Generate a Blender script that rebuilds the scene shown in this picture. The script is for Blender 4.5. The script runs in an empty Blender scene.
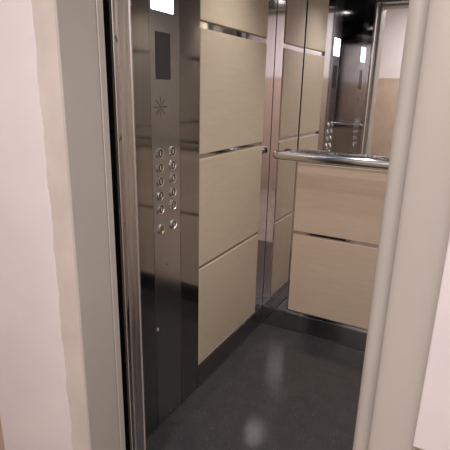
import bpy, bmesh, math, random
from mathutils import Vector, Matrix
random.seed(4)
S = bpy.context.scene
C = S.collection

# ------------------------------------------------------------------ camera
H = 1.38
def cam_axes(yaw, pitch, roll):
    F = Vector((-math.sin(yaw)*math.cos(pitch), math.cos(yaw)*math.cos(pitch), -math.sin(pitch)))
    R = Vector((math.cos(yaw), math.sin(yaw), 0)); U = R.cross(F)
    return (math.cos(roll)*R + math.sin(roll)*U, -math.sin(roll)*R + math.cos(roll)*U, F)
r_, u_, f_ = cam_axes(math.radians(28.5), math.radians(16.7), math.radians(1.3))
cd = bpy.data.cameras.new('camera'); cam = bpy.data.objects.new('camera', cd); C.objects.link(cam)
cam.matrix_world = Matrix(((r_.x, u_.x, -f_.x, 0), (r_.y, u_.y, -f_.y, 0), (r_.z, u_.z, -f_.z, H), (0, 0, 0, 1)))
cd.sensor_fit = 'HORIZONTAL'; cd.sensor_width = 36; cd.lens = 36.0
cd.clip_start = 0.02
S.camera = cam

# ------------------------------------------------------------------ world and exposure
w = bpy.data.worlds.new('world'); S.world = w; w.use_nodes = True
w.node_tree.nodes['Background'].inputs[0].default_value = (0.5, 0.45, 0.45, 1)
w.node_tree.nodes['Background'].inputs[1].default_value = 0.02
S.view_settings.view_transform = 'Standard'; S.view_settings.look = 'None'
S.view_settings.gamma = 1.0; S.view_settings.use_curve_mapping = False
S.view_settings.exposure = 0.62
LOBBY_W = 28.0      # lobby ceiling lamp
SPOT_W = 8.5        # each car downlight

# ------------------------------------------------------------------ helpers
def mat(name, col, rough=.5, metal=0., spec=.5, emit=None, estr=0., coat=0., coat_rough=.05):
    m = bpy.data.materials.new(name); m.use_nodes = True
    b = m.node_tree.nodes['Principled BSDF']
    b.inputs['Base Color'].default_value = (*col, 1); b.inputs['Roughness'].default_value = rough
    b.inputs['Metallic'].default_value = metal; b.inputs['Specular IOR Level'].default_value = spec
    b.inputs['Coat Weight'].default_value = coat; b.inputs['Coat Roughness'].default_value = coat_rough
    if emit:
        b.inputs['Emission Color'].default_value = (*emit, 1); b.inputs['Emission Strength'].default_value = estr
    return m
def noise_col(m, c1, c2, scale, stretch=(1, 1, 1), detail=4, lo=.35, hi=.65, bump=0., rough=None, rnd=False):
    nt = m.node_tree; b = nt.nodes['Principled BSDF']
    tc = nt.nodes.new('ShaderNodeTexCoord'); mp = nt.nodes.new('ShaderNodeMapping'); mp.inputs['Scale'].default_value = stretch
    n = nt.nodes.new('ShaderNodeTexNoise'); n.inputs['Scale'].default_value = scale; n.inputs['Detail'].default_value = detail
    r = nt.nodes.new('ShaderNodeValToRGB'); r.color_ramp.elements[0].position = lo; r.color_ramp.elements[1].position = hi
    r.color_ramp.elements[0].color = (*c1, 1); r.color_ramp.elements[1].color = (*c2, 1)
    L = nt.links.new
    L(tc.outputs['Object'], mp.inputs['Vector']); L(mp.outputs[0], n.inputs['Vector']); L(n.outputs['Fac'], r.inputs[0]); L(r.outputs[0], b.inputs['Base Color'])
    if bump:
        bp = nt.nodes.new('ShaderNodeBump'); bp.inputs['Strength'].default_value = bump; bp.inputs['Distance'].default_value = .001
        L(n.outputs['Fac'], bp.inputs['Height']); L(bp.outputs[0], b.inputs['Normal'])
    if rough:
        mr = nt.nodes.new('ShaderNodeMapRange'); mr.inputs['To Min'].default_value = rough[0]; mr.inputs['To Max'].default_value = rough[1]
        L(n.outputs['Fac'], mr.inputs['Value']); L(mr.outputs[0], b.inputs['Roughness'])
    return m

M = {}
M['steel'] = noise_col(mat('polished_steel', (.5, .49, .48), .07, 1), (.56, .54, .545), (.61, .59, .595), 6, (40, 40, .6), rough=(.03, .06))
M['dark_steel'] = noise_col(mat('panel_steel', (.4, .39, .39), .1, 1), (.36, .355, .37), (.40, .395, .41), 5, (30, 30, .5), rough=(.05, .1))
M['brushed'] = noise_col(mat('brushed_steel', (.36, .36, .37), .28, 1), (.47, .475, .52), (.52, .525, .57), 8, (2, 60, 60), rough=(.15, .2))
M['satin'] = noise_col(mat('satin_steel', (.42, .41, .41), .25, 1), (.38, .37, .37), (.46, .45, .45), 6, (40, 40, .6), rough=(.2, .32))
M['pale_steel'] = noise_col(mat('pale_steel', (.8, .78, .79), .3, 1), (.78, .76, .78), (.86, .83, .85), 6, (40, 40, .6), rough=(.24, .34))
M['chrome'] = mat('chrome', (.72, .72, .72), .14, 1)
M['bright_steel'] = noise_col(mat('bright_steel', (.8, .78, .79), .05, 1), (.80, .78, .79), (.85, .83, .84), 6, (40, 40, .6), rough=(.02, .06))
M['mirror'] = mat('mirror_glass', (.86, .87, .86), .006, 1)
M['laminate'] = noise_col(mat('beige_laminate', (.5, .4, .3), .38, 0, .4), (.60, .50, .385), (.64, .54, .42), 7, (1, 1, 9), detail=6, lo=.3, hi=.7, rough=(.34, .44))
M['laminate_back'] = noise_col(mat('peach_laminate', (.5, .38, .28), .38, 0, .4), (.58, .455, .35), (.62, .495, .385), 7, (1, 1, 9), detail=6, lo=.3, hi=.7, rough=(.34, .44))
M['ceiling_steel'] = noise_col(mat('ceiling_steel', (.4, .4, .4), .3, 1), (.48, .48, .50), (.53, .53, .55), 9, rough=(.25, .35))
M['frame_paint'] = noise_col(mat('frame_paint', (.5, .46, .42), .42), (.45, .42, .385), (.49, .455, .42), 3, detail=3, bump=.05)
M['plaster'] = noise_col(mat('plaster', (.7, .62, .61), .8, 0, .2), (.69, .645, .655), (.73, .68, .69), 5, detail=8, bump=.25)
M['bare_plaster'] = noise_col(mat('bare_plaster', (.6, .5, .46), .85, 0, .2), (.55, .49, .455), (.62, .56, .53), 7, detail=8, bump=.3)
M['tan'] = noise_col(mat('tan_tile', (.5, .38, .29), .5), (.45, .35, .28), (.52, .40, .32), 6, detail=5)
M['black'] = mat('matt_black', (.012, .011, .011), .6)
M['seam'] = mat('seam', (.03, .028, .026), .6)
M['dark_glass'] = mat('smoked_glass', (.05, .045, .06), .15)
M['screen'] = mat('lit_screen', (.8, .85, 1), .2, emit=(.62, .66, 1), estr=7)
M['lamp'] = mat('lamp_glow', (1, 1, 1), .3, emit=(1, .96, .92), estr=12)
M['lobby_lamp'] = mat('lobby_lamp_glow', (1, 1, 1), .4, emit=(1, .95, .93), estr=6)
M['green_button'] = mat('yellow_button', (.2, .2, .07), .3, .3)
M['button_face'] = mat('button_face', (.22, .21, .21), .2, 1)
M['ring'] = mat('ring_chrome', (.93, .93, .93), .16, 1)
M['button_mark'] = mat('button_mark', (.8, .78, .75), .3)

# dark granite floor with fine pale specks
m = mat('dark_granite', (.05, .05, .052), .16, 0, .5); nt = m.node_tree; b = nt.nodes['Principled BSDF']; L = nt.links.new
tc = nt.nodes.new('ShaderNodeTexCoord')
v = nt.nodes.new('ShaderNodeTexVoronoi'); v.inputs['Scale'].default_value = 95; L(tc.outputs['Object'], v.inputs['Vector'])
r = nt.nodes.new('ShaderNodeValToRGB'); e = r.color_ramp.elements; e[0].position = .0; e[0].color = (.34, .33, .32, 1); e[1].position = .16; e[1].color = (.055, .056, .06, 1); L(v.outputs['Distance'], r.inputs[0])
n = nt.nodes.new('ShaderNodeTexNoise'); n.inputs['Scale'].default_value = 14; n.inputs['Detail'].default_value = 6; L(tc.outputs['Object'], n.inputs['Vector'])
mx = nt.nodes.new('ShaderNodeMixRGB'); mx.blend_type = 'MULTIPLY'; mx.inputs[0].default_value = .45; L(r.outputs[0], mx.inputs[1]); L(n.outputs['Fac'], mx.inputs[2]); L(mx.outputs[0], b.inputs['Base Color'])
mr = nt.nodes.new('ShaderNodeMapRange'); mr.inputs['To Min'].default_value = .09; mr.inputs['To Max'].default_value = .2; L(n.outputs['Fac'], mr.inputs['Value']); L(mr.outputs[0], b.inputs['Roughness'])
M['floor'] = m
M['lobby_floor'] = noise_col(mat('lobby_tile', (.3, .26, .22), .3), (.24, .20, .17), (.34, .29, .25), 8)

def box(bm, lo, hi):
    vs = [bm.verts.new((x, y, z)) for x in (lo[0], hi[0]) for y in (lo[1], hi[1]) for z in (lo[2], hi[2])]
    for q in ((0, 1, 3, 2), (4, 6, 7, 5), (0, 4, 5, 1), (2, 3, 7, 6), (0, 2, 6, 4), (1, 5, 7, 3)):
        bm.faces.new([vs[i] for i in q])
def prism(bm, pts, z0, z1):
    a = [bm.verts.new((x, y, z0)) for x, y in pts]; c = [bm.verts.new((x, y, z1)) for x, y in pts]
    k = len(pts)
    bm.faces.new(a[::-1]); bm.faces.new(c)
    for i in range(k): bm.faces.new((a[i], a[(i+1) % k], c[(i+1) % k], c[i]))
def lathe(bm, prof, axis, centre, n=32):
    """prof: (radius, height) pairs swept round axis through centre"""
    ax = Vector(axis).normalized(); t = ax.orthogonal().normalized(); s = ax.cross(t); c = Vector(centre); rings = []
    for rr, hh in prof:
        if rr < 1e-6: rings.append([bm.verts.new(c + ax*hh)])
        else: rings.append([bm.verts.new(c + ax*hh + (t*math.cos(2*math.pi*i/n) + s*math.sin(2*math.pi*i/n))*rr) for i in range(n)])
    for a, d in zip(rings, rings[1:]):
        for i in range(n):
            j = (i+1) % n
            if len(a) == 1 and len(d) == 1: continue
            if len(a) == 1: bm.faces.new((a[0], d[i], d[j]))
            elif len(d) == 1: bm.faces.new((a[i], a[j], d[0]))
            else: bm.faces.new((a[i], a[j], d[j], d[i]))
def obj(name, bm, m, parent=None, bevel=0., seg=3, smooth=True, loc=None):
    bmesh.ops.recalc_face_normals(bm, faces=bm.faces)
    if loc is None:
        loc = Vector((0, 0, 0))
    me = bpy.data.meshes.new(name); bm.to_mesh(me); bm.free()
    me.materials.append(m)
    o = bpy.data.objects.new(name, me); C.objects.link(o)
    if smooth:
        for p in me.polygons: p.use_smooth = True
        try: me.set_sharp_from_angle(angle=math.radians(38))
        except Exception: pass
    if bevel:
        bv = o.modifiers.new('bevel', 'BEVEL'); bv.width = bevel; bv.segments = seg; bv.limit_method = 'ANGLE'; bv.angle_limit = math.radians(50)
        bv.harden_normals = True
    if parent:
        o.parent = parent; o.matrix_parent_inverse = Matrix.Translation(-parent.location)
    return o
def bx(name, lo, hi, m, parent=None, bevel=0., seg=3):
    bm = bmesh.new(); box(bm, lo, hi); return obj(name, bm, m, parent, bevel, seg)
def struct(o): o['kind'] = 'structure'; return o
def tag(o, label, cat, group=None):
    o['label'] = label; o['category'] = cat
    if group: o['group'] = group
    return o
def thing(name, loc, label, cat, group=None):
    o = bpy.data.objects.new(name, None); o.empty_display_size = .05; o.location = loc; C.objects.link(o)
    return tag(o, label, cat, group)

# ------------------------------------------------------------------ key places (metres)
XL = -.985      # face of the left car wall's panels
XR = .12        # face of the right car wall's panels
YB = 2.325      # face of the back wall's panels
YF = .915       # car front
ZC = 2.09       # car ceiling
ZD = 2.01       # door head

# ------------------------------------------------------------------ car shell
struct(bx('wall_left', (-1.04, .9925, 0), (XL-.014, 2.45, ZC), M['steel']))
bm = bmesh.new(); box(bm, (XL-.0135, YB+.014, 0), (-.836, 2.45, ZC)); box(bm, (-.836, YB+.014, 0), (XR+.014, 2.45, 1.0705)); box(bm, (-.836, YB+.033, 1.0705), (XR+.014, 2.45, ZC))
struct(obj('wall_back', bm, M['steel']))
struct(bx('wall_right', (XR+.0145, .9925, 0), (XR+.07, 2.45, ZC), M['steel']))
struct(bx('floor', (-1.04, YF-.005, -.06), (XR+.07, 2.45, 0), M['floor']))
struct(bx('ceiling', (-1.04, YF, ZC), (XR+.07, 2.45, ZC+.04), M['ceiling_steel']))
struct(bx('baseboard_left', (XL-.014, 1.584, .0), (XL-.001, YB-.0015, .112), M['dark_steel'], bevel=.0015))
struct(bx('baseboard_back', (XL-.0005, YB-.001, .0), (XR-.001, YB+.0138, .112), M['dark_steel'], bevel=.0015))
struct(bx('baseboard_right', (XR+.001, YF+.08, .0), (XR+.014, YB-.006, .105), M['dark_steel'], bevel=.0015))
bm = bmesh.new(); box(bm, (XL-.001, 1.58, 0), (XL+.003, YB-.005, .004)); struct(obj('trim_1', bm, M['seam']))
bm = bmesh.new(); box(bm, (XL-.0005, YB-.005, 0), (XR, YB-.001, .004)); struct(obj('trim_2', bm, M['seam']))

# car entrance: posts and header of the steel front
LP = -.83
t = thing('entrance_post', (LP-.1, .95, 0), 'tall polished steel entrance post between the dark door gap and the button panel', 'door post')
pts = [(-1.04, .920), (LP-.006, .920), (LP-.001, .923), (LP, .929), (LP, .938), (LP-.003, .940), (LP-.003, .943), (LP-.0045, .9445), (LP-.0045, .9875), (LP-.010, .992), (-1.04, .992)]
bm = bmesh.new(); prism(bm, pts, 0, ZC-.001); obj('post_sheet', bm, M['steel'], t)
pts = [(LP-.004, .9445), (LP, .9445)] + [(LP + .0014*math.sin(math.pi*q/12), .9445 + .0215*q/12) for q in range(1, 12)] + [(LP-.0005, .966), (LP, .967)] + [(LP + .0012*math.sin(math.pi*q/12), .967 + .020*q/12) for q in range(1, 12)] + [(LP-.001, .9875), (LP-.004, .9875)]
bm = bmesh.new(); prism(bm, pts, 0, ZC-.001); o = obj('edge_profile', bm, M['pale_steel'], t); o['label'] = 'paler double-ribbed steel edge'
bm = bmesh.new(); lathe(bm, [(.0035, 0), (.0035, ZC-.002)], (0, 0, 1), (LP+.0005, .9225, 0), 12); obj('edge_bead', bm, M['chrome'], t)
bm = bmesh.new(); lathe(bm, [(.0035, 0), (.0035, ZC-.002)], (0, 0, 1), (LP+.0005, .9885, 0), 12); obj('edge_bead', bm, M['chrome'], t)
t = thing('entrance_post', (-.06, .90, 0), 'steel entrance post at the right side of the doorway, seen only in the mirror', 'door post')
bm = bmesh.new(); box(bm, (-.10, .92, 0), (XR+.07, .992, ZC-.001)); obj('post_sheet', bm, M['satin'], t, bevel=.004)
struct(bx('trim_3', (LP+.002, .92, ZD), (-.101, .992, ZC-.001), M['satin'], bevel=.004))

# ------------------------------------------------------------------ steel corner cover
t = thing('corner_cover', (XL, YB, 0), 'polished steel corner cover where the two panelled walls meet', 'corner trim')
bx('side_sheet', (XL-.0135, 2.214, .113), (XL-.005, YB+.004, ZC-.002), M['bright_steel'], t, .001)
bx('back_sheet', (XL-.004, YB+.0055, .113), (-.834, YB+.0135, ZC-.002), M['bright_steel'], t, .001)
bx('seam_strip', (XL-.005, YB+.004, .113), (XL-.003, YB+.007, ZC-.002), M['seam'], t)

# ------------------------------------------------------------------ laminate panels
def panel(lo, hi, m, label, group=None):
    o = bx('laminate_panel', lo, hi, M[m], None, .0025, 3); return tag(o, label, 'wall panel')
rows = [(.12, .608), (.625, 1.101), (1.122, 1.606), (1.634, ZC-.008)]
lab = ['lowest beige panel of the left wall, just above the dark floor', 'beige panel of the left wall below handrail height, second up from the floor',
       'beige panel of the left wall beside the button columns, second from the ceiling', 'topmost beige panel of the left wall, cut by the upper picture edge']
for (a, c), s in zip(rows, lab): panel((XL-.0135, 1.585, a), (XL, 2.211, c), 'laminate', s)
bw = [(.133, .605), (.627, 1.012)]
for (a, c), s in zip(bw, ['lower peach beige panel of the back wall under the handrail, nearest the floor', 'upper peach beige panel of the back wall, directly under the handrail']):
    panel((-.822, YB, a), (XR-.13, YB+.0135, c), 'laminate_back', s)
lab = ['lowest beige panel of the right wall, behind the near door jamb', 'beige panel of the right wall, second up from the floor', 'beige panel of the right wall seen in the steel beside the buttons', 'topmost beige panel of the right wall']
for (a, c), s in zip(rows, lab): panel((XR, 1.05, a), (XR+.0135, 2.205, c), 'laminate', s)

# ------------------------------------------------------------------ mirror
t = thing('mirror', (-.35, YB+.013, 1.09), 'large frameless mirror on the back wall above the handrail', 'mirror')
MY = YB+.0145
TW = .0175      # glass turned slightly to line up its reflections: right edge stands forward of left
bm = bmesh.new(); prism(bm, [(-.829, MY-.0015), (XR+.010, MY-.0015-TW), (XR+.010, MY+.003-TW), (-.829, MY+.003)], 1.083, ZC-.006); obj('mirror_glass', bm, M['mirror'], t)
bm = bmesh.new(); prism(bm, [(-.829, MY+.0035), (XR+.010, MY+.0035-TW), (XR+.010, MY+.018), (-.829, MY+.018)], 1.0835, ZC-.0065); obj('backing_board', bm, M['black'], t)
bx('edge_strip', (-.8325, MY-.003, 1.083), (-.8295, MY+.018, ZC-.006), M['seam'], t)
bx('bottom_rail', (-.829, YB-.006, 1.072), (XR+.010, MY+.018, 1.0825), M['satin'], t, .001)

# ------------------------------------------------------------------ handrail: a flattened tube on brackets
t = thing('handrail', (-.4, 2.262, 1.05), 'polished steel handrail across the back wall under the mirror', 'handrail')
bm = bmesh.new(); RY, RZ = 2.262, 1.052; n = 28; rings = []
for x, k in [(-.945, .0), (-.944, .35), (-.940, .62), (-.930, .84), (-.915, .96), (-.895, 1), (-.5, 1), (.06, 1), (.075, .9), (.082, .6), (.084, 0)]:
    if k == 0: rings.append([bm.verts.new((x, RY, RZ))])
    else: rings.append([bm.verts.new((x, RY + .014*k*math.cos(2*math.pi*i/n), RZ + .023*k*math.sin(2*math.pi*i/n))) for i in range(n)])
for a, c in zip(rings, rings[1:]):
    for i in range(n):
        j = (i+1) % n
        if len(a) == 1: bm.faces.new((a[0], c[i], c[j]))
        elif len(c) == 1: bm.faces.new((a[i], a[j], c[0]))
        else: bm.faces.new((a[i], a[j], c[j], c[i]))
obj('rail', bm, M['chrome'], t)
for x in (-.86, -.05):
    bm = bmesh.new(); lathe(bm, [(0, 0), (.009, 0), (.009, .058), (.018, .059), (.018, .0645), (0, .0645)], (0, 1, 0), (x, 2.262, 1.045), 20); obj('bracket', bm, M['chrome'], t)

# ------------------------------------------------------------------ button panel
XP = XL - .002
t = thing('control_panel', (XP, 1.36, 0), 'full-height steel control panel with lit display and two columns of round buttons', 'button panel')
bx('side_sheet', (XL-.0135, .993, .0), (XP, 1.268, ZC-.002), M['dark_steel'], t, .0008)
bx('faceplate', (XL-.0135, 1.2695, .0), (XP, 1.4405, ZC-.002), M['brushed'], t, .0008)
bx('mirror_sheet', (XL-.0135, 1.442, .0), (XP, 1.582, ZC-.002), M['dark_steel'], t, .0008)
d = bx('display', (XP-.002, 1.283, 1.628), (XP+.002, 1.404, 1.74), M['screen'], t, .0008); d['label'] = 'glowing white blue display'
bx('indicator_window', (XP-.002, 1.300, 1.410), (XP+.0015, 1.385, 1.563), M['dark_glass'], t, .0006)
bm = bmesh.new()
for k in range(8):
    a = k*math.pi/4
    for q in range(5):
        rr = .010 + .006*q
        lathe(bm, [(0, 0), (.0019, 0), (.0019, .0006), (0, .0006)], (1, 0, 0), (XP, 1.323 + rr*math.cos(a), 1.318 + rr*math.sin(a)), 8)
lathe(bm, [(0, 0), (.003, 0), (.003, .0006), (0, .0006)], (1, 0, 0), (XP, 1.323, 1.318), 10)
obj('speaker_holes', bm, M['black'], t)
zs = [1.156, 1.104, 1.054, 1.001, .950, .871]
for col, y in enumerate((1.311, 1.390)):
    for row, z in enumerate(zs):
        bm = bmesh.new(); lathe(bm, [(0, .0), (.0150, .0), (.0150, .0032), (.0142, .0040), (0, .0044)], (1, 0, 0), (XP, y, z), 28)
        last = col == 0 and row == 5
        bt = obj('button', bm, M['green_button'] if last else M['button_face'], t)
        if last: bt['label'] = 'yellow-green round button'
        bm = bmesh.new(); lathe(bm, [(.0150, 0), (.0150, .0045), (.0162, .0062), (.0180, .0058), (.0192, .0035), (.0194, 0), (.0150, 0)], (1, 0, 0), (XP, y, z), 28)
        obj('button_ring', bm, M['ring'], bt)
        if not last:
            bm = bmesh.new(); box(bm, (XP+.0038, y-.0016, z-.0075), (XP+.0052, y+.0016, z+.0075)); obj('button_mark', bm, M['button_mark'], bt)
for y, z in ((1.350, .717), (1.355, .021)):
    bm = bmesh.new(); lathe(bm, [(0, .0), (.0045, .0), (.0042, .0014), (.0025, .0024), (0, .0027)], (1, 0, 0), (XP, y, z), 16); obj('screw', bm, M['chrome'], t)
bm = bmesh.new(); lathe(bm, [(0, .0), (.0085, .0), (.0085, .003), (.007, .0045), (.0045, .0045), (.0045, .002), (0, .002)], (1, 0, 0), (XP, 1.276, .461), 20); obj('key_switch', bm, M['chrome'], t)

# ------------------------------------------------------------------ ceiling downlights of the car
k = 0
for (x, y, s) in ((-.42, 1.06, 'round ceiling downlight of the car nearest the doorway, left one, reflected in the steel corner'), (-.68, 1.78, 'round ceiling downlight of the car, back left one'),
                  (-.02, 1.06, 'round ceiling downlight of the car near the doorway, right one'), (-.15, 1.98, 'round ceiling downlight of the car, back right one')):
    t = thing('ceiling_light', (x, y, ZC), s, 'ceiling light')
    bm = bmesh.new(); lathe(bm, [(.030, 0), (.030, .006), (.034, .008), (.044, .004), (.045, 0), (.03, 0)], (0, 0, -1), (x, y, ZC), 32); obj('light_ring', bm, M['chrome'], t)
    bm = bmesh.new(); lathe(bm, [(0, .003), (.0295, .003), (.0295, 0), (0, 0)], (0, 0, -1), (x, y, ZC), 32); obj('light_lens', bm, M['lamp'], t)
    ld = bpy.data.lights.new('downlight', 'SPOT'); ld.energy = SPOT_W*(.5 if (x, y) == (-.42, 1.06) else 1.2); ld.color = (1, .965, .93); ld.spot_size = math.radians(118); ld.spot_blend = .9; ld.shadow_soft_size = .03
    lo = bpy.data.objects.new('downlight', ld); lo.location = (x, y, ZC-.02); C.objects.link(lo)

# ------------------------------------------------------------------ landing wall, door frame, lobby
WY0, WY1 = .736, .88
t = thing('door_frame', (-.44, .77, 0), 'grey-beige painted door frame around the lift entrance', 'door frame')
t['kind'] = 'structure'; t.name = 'door_1'
for k_ in ('label', 'category'): del t[k_]
# left jamb with a shallow groove near its inner edge
pts = [(-.8225, WY0+.001), (-.819, WY0+.001), (-.817, WY0+.003), (-.817, .852), (-.8195, .854), (-.8195, .857), (-.817, .859), (-.817, .878), (-.819, .880), (-.87, .880), (-.87, .83), (-.8225, .82)]
bm = bmesh.new(); prism(bm, pts, 0, 2.04); obj('jamb', bm, M['frame_paint'], t)
def arc(cx, cy, r, a0, a1, n=8): return [(cx + r*math.cos(math.radians(a0 + (a1-a0)*i/n)), cy + r*math.sin(math.radians(a0 + (a1-a0)*i/n))) for i in range(n+1)]
pts = [(-.048 + .0385*math.cos(math.radians(q)), .748 - .012*math.sin(math.radians(q))) for q in range(0, 181, 10)] + [(-.0866, .790)] + [(-.104 + .0180*math.cos(math.radians(q)), .803 - .020*math.sin(math.radians(q))) for q in range(0, 181, 15)] + [(-.1235, .815), (-.1300, .872), (-.1300, .88), (.022, .88), (.022, .748)]
bm = bmesh.new(); prism(bm, pts, 0, 2.04); obj('jamb', bm, M['frame_paint'], t)
bx('frame_head', (-.817, WY0+.02, 2.04-.04), (-.13, .88, 2.08), M['frame_paint'], t, .003)

# left strip of bare plaster, its rough white plaster edge, and the wall
struct(bx('trim_4', (-.897, WY0+.004, 0), (-.823, .82, 2.12), M['bare_plaster']))
bm = bmesh.new()
XW = -1.226
zz = [i*.02 for i in range(106)]
def edge(z): return -.8945 + .0018*math.sin(z*31) + .0012*math.sin(z*74+1) + .0006*math.sin(z*151+2) - .001*math.sin(z*11)
a = []; c = []; e1 = []; e2 = []
for z in zz:
    a.append(bm.verts.new((edge(z), WY0+.003, z))); c.append(bm.verts.new((edge(z)-.0012, WY0+.0015, z)))
    e1.append(bm.verts.new((XW, WY0+.0015, z))); e2.append(bm.verts.new((edge(z)-.004, .82, z)))
for i in range(len(zz)-1):
    bm.faces.new((a[i], a[i+1], c[i+1], c[i])); bm.faces.new((c[i], c[i+1], e1[i+1], e1[i])); bm.faces.new((a[i], e2[i], e2[i+1], a[i+1]))
f0 = [bm.verts.new((XW, .88, 0)), bm.verts.new((XW, .88, zz[-1]))]
bm.faces.new(e1 + f0[::-1])
bm.faces.new((f0[0], f0[1], e2[-1], *e2[-2::-1]))
bm.faces.new((a[0], c[0], e1[0], f0[0], e2[0])); bm.faces.new((a[-1], c[-1], e1[-1], f0[1], e2[-1]))
struct(obj('wall_landing_left', bm, M['plaster'], smooth=False))
# right: white plastered wall ending above a beige lower strip
struct(bx('wall_landing_right', (-.0115, WY0-.007, .788), (1.0, .84, 2.12), M['plaster'], bevel=.003))
struct(bx('wall_landing_right_lower', (.023, WY0+.003, 0), (1.0, .84, .7875), M['tan']))
struct(bx('wall_landing_top', (-1.226, WY0-.003, 2.121), (1.0, .88, 2.5), M['plaster']))
# shaft side behind the landing wall, dark sill between lobby and car
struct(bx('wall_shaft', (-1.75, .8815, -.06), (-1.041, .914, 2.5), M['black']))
struct(bx('trim_5', (-1.04, .8815, -.06), (XR+.07, .909, -.004), M['seam']))
bm = bmesh.new(); box(bm, (-1.04, .882, -.003), (-.842, .9, ZC)); struct(obj('gap_shade_filler', bm, M['black']))  # added black filler: stands in for the shade in the open door gap
# lobby
struct(bx('floor_lobby', (-1.8, -1.42, -.06), (1.0, .8805, 0), M['lobby_floor']))
struct(bx('ceiling_lobby', (-1.8, -1.42, 2.5), (1.0, .914, 2.54), M['plaster']))
struct(bx('wall_lobby_back_lower', (-1.8, -1.42, 0), (1.0, -1.35, 1.56), M['tan']))
struct(bx('wall_lobby_back', (-1.8, -1.42, 1.561), (1.0, -1.353, 2.499), M['plaster']))
struct(bx('wall_lobby_left', (-1.86, -1.42, 0), (-1.8, .90, 2.5), M['tan']))
struct(bx('wall_lobby_right', (1.0, -1.42, 0), (1.06, .90, 2.5), M['plaster']))
struct(bx('wall_recess', (-1.8, .79, 0), (-1.227, .8805, 2.499), M['tan']))
t = thing('ceiling_lamp', (-.3, -.6, 2.5), 'round white ceiling lamp of the landing', 'ceiling light')
bm = bmesh.new(); lathe(bm, [(0, 0), (.17, 0), (.17, .02), (.155, .03)], (0, 0, -1), (-.3, -.6, 2.5), 40); obj('lamp_base', bm, M['satin'], t)
bm = bmesh.new(); lathe(bm, [(.154, .02), (.15, .045), (.11, .065), (.05, .074), (0, .076)], (0, 0, -1), (-.3, -.6, 2.5), 40); obj('lamp_shade', bm, M['lobby_lamp'], t)
ld = bpy.data.lights.new('lamp_light', 'AREA'); ld.shape = 'DISK'; ld.size = .3; ld.energy = LOBBY_W; ld.color = (1, .94, .92)
lo = bpy.data.objects.new('lamp_light', ld); lo.location = (-.3, -.6, 2.41); C.objects.link(lo)
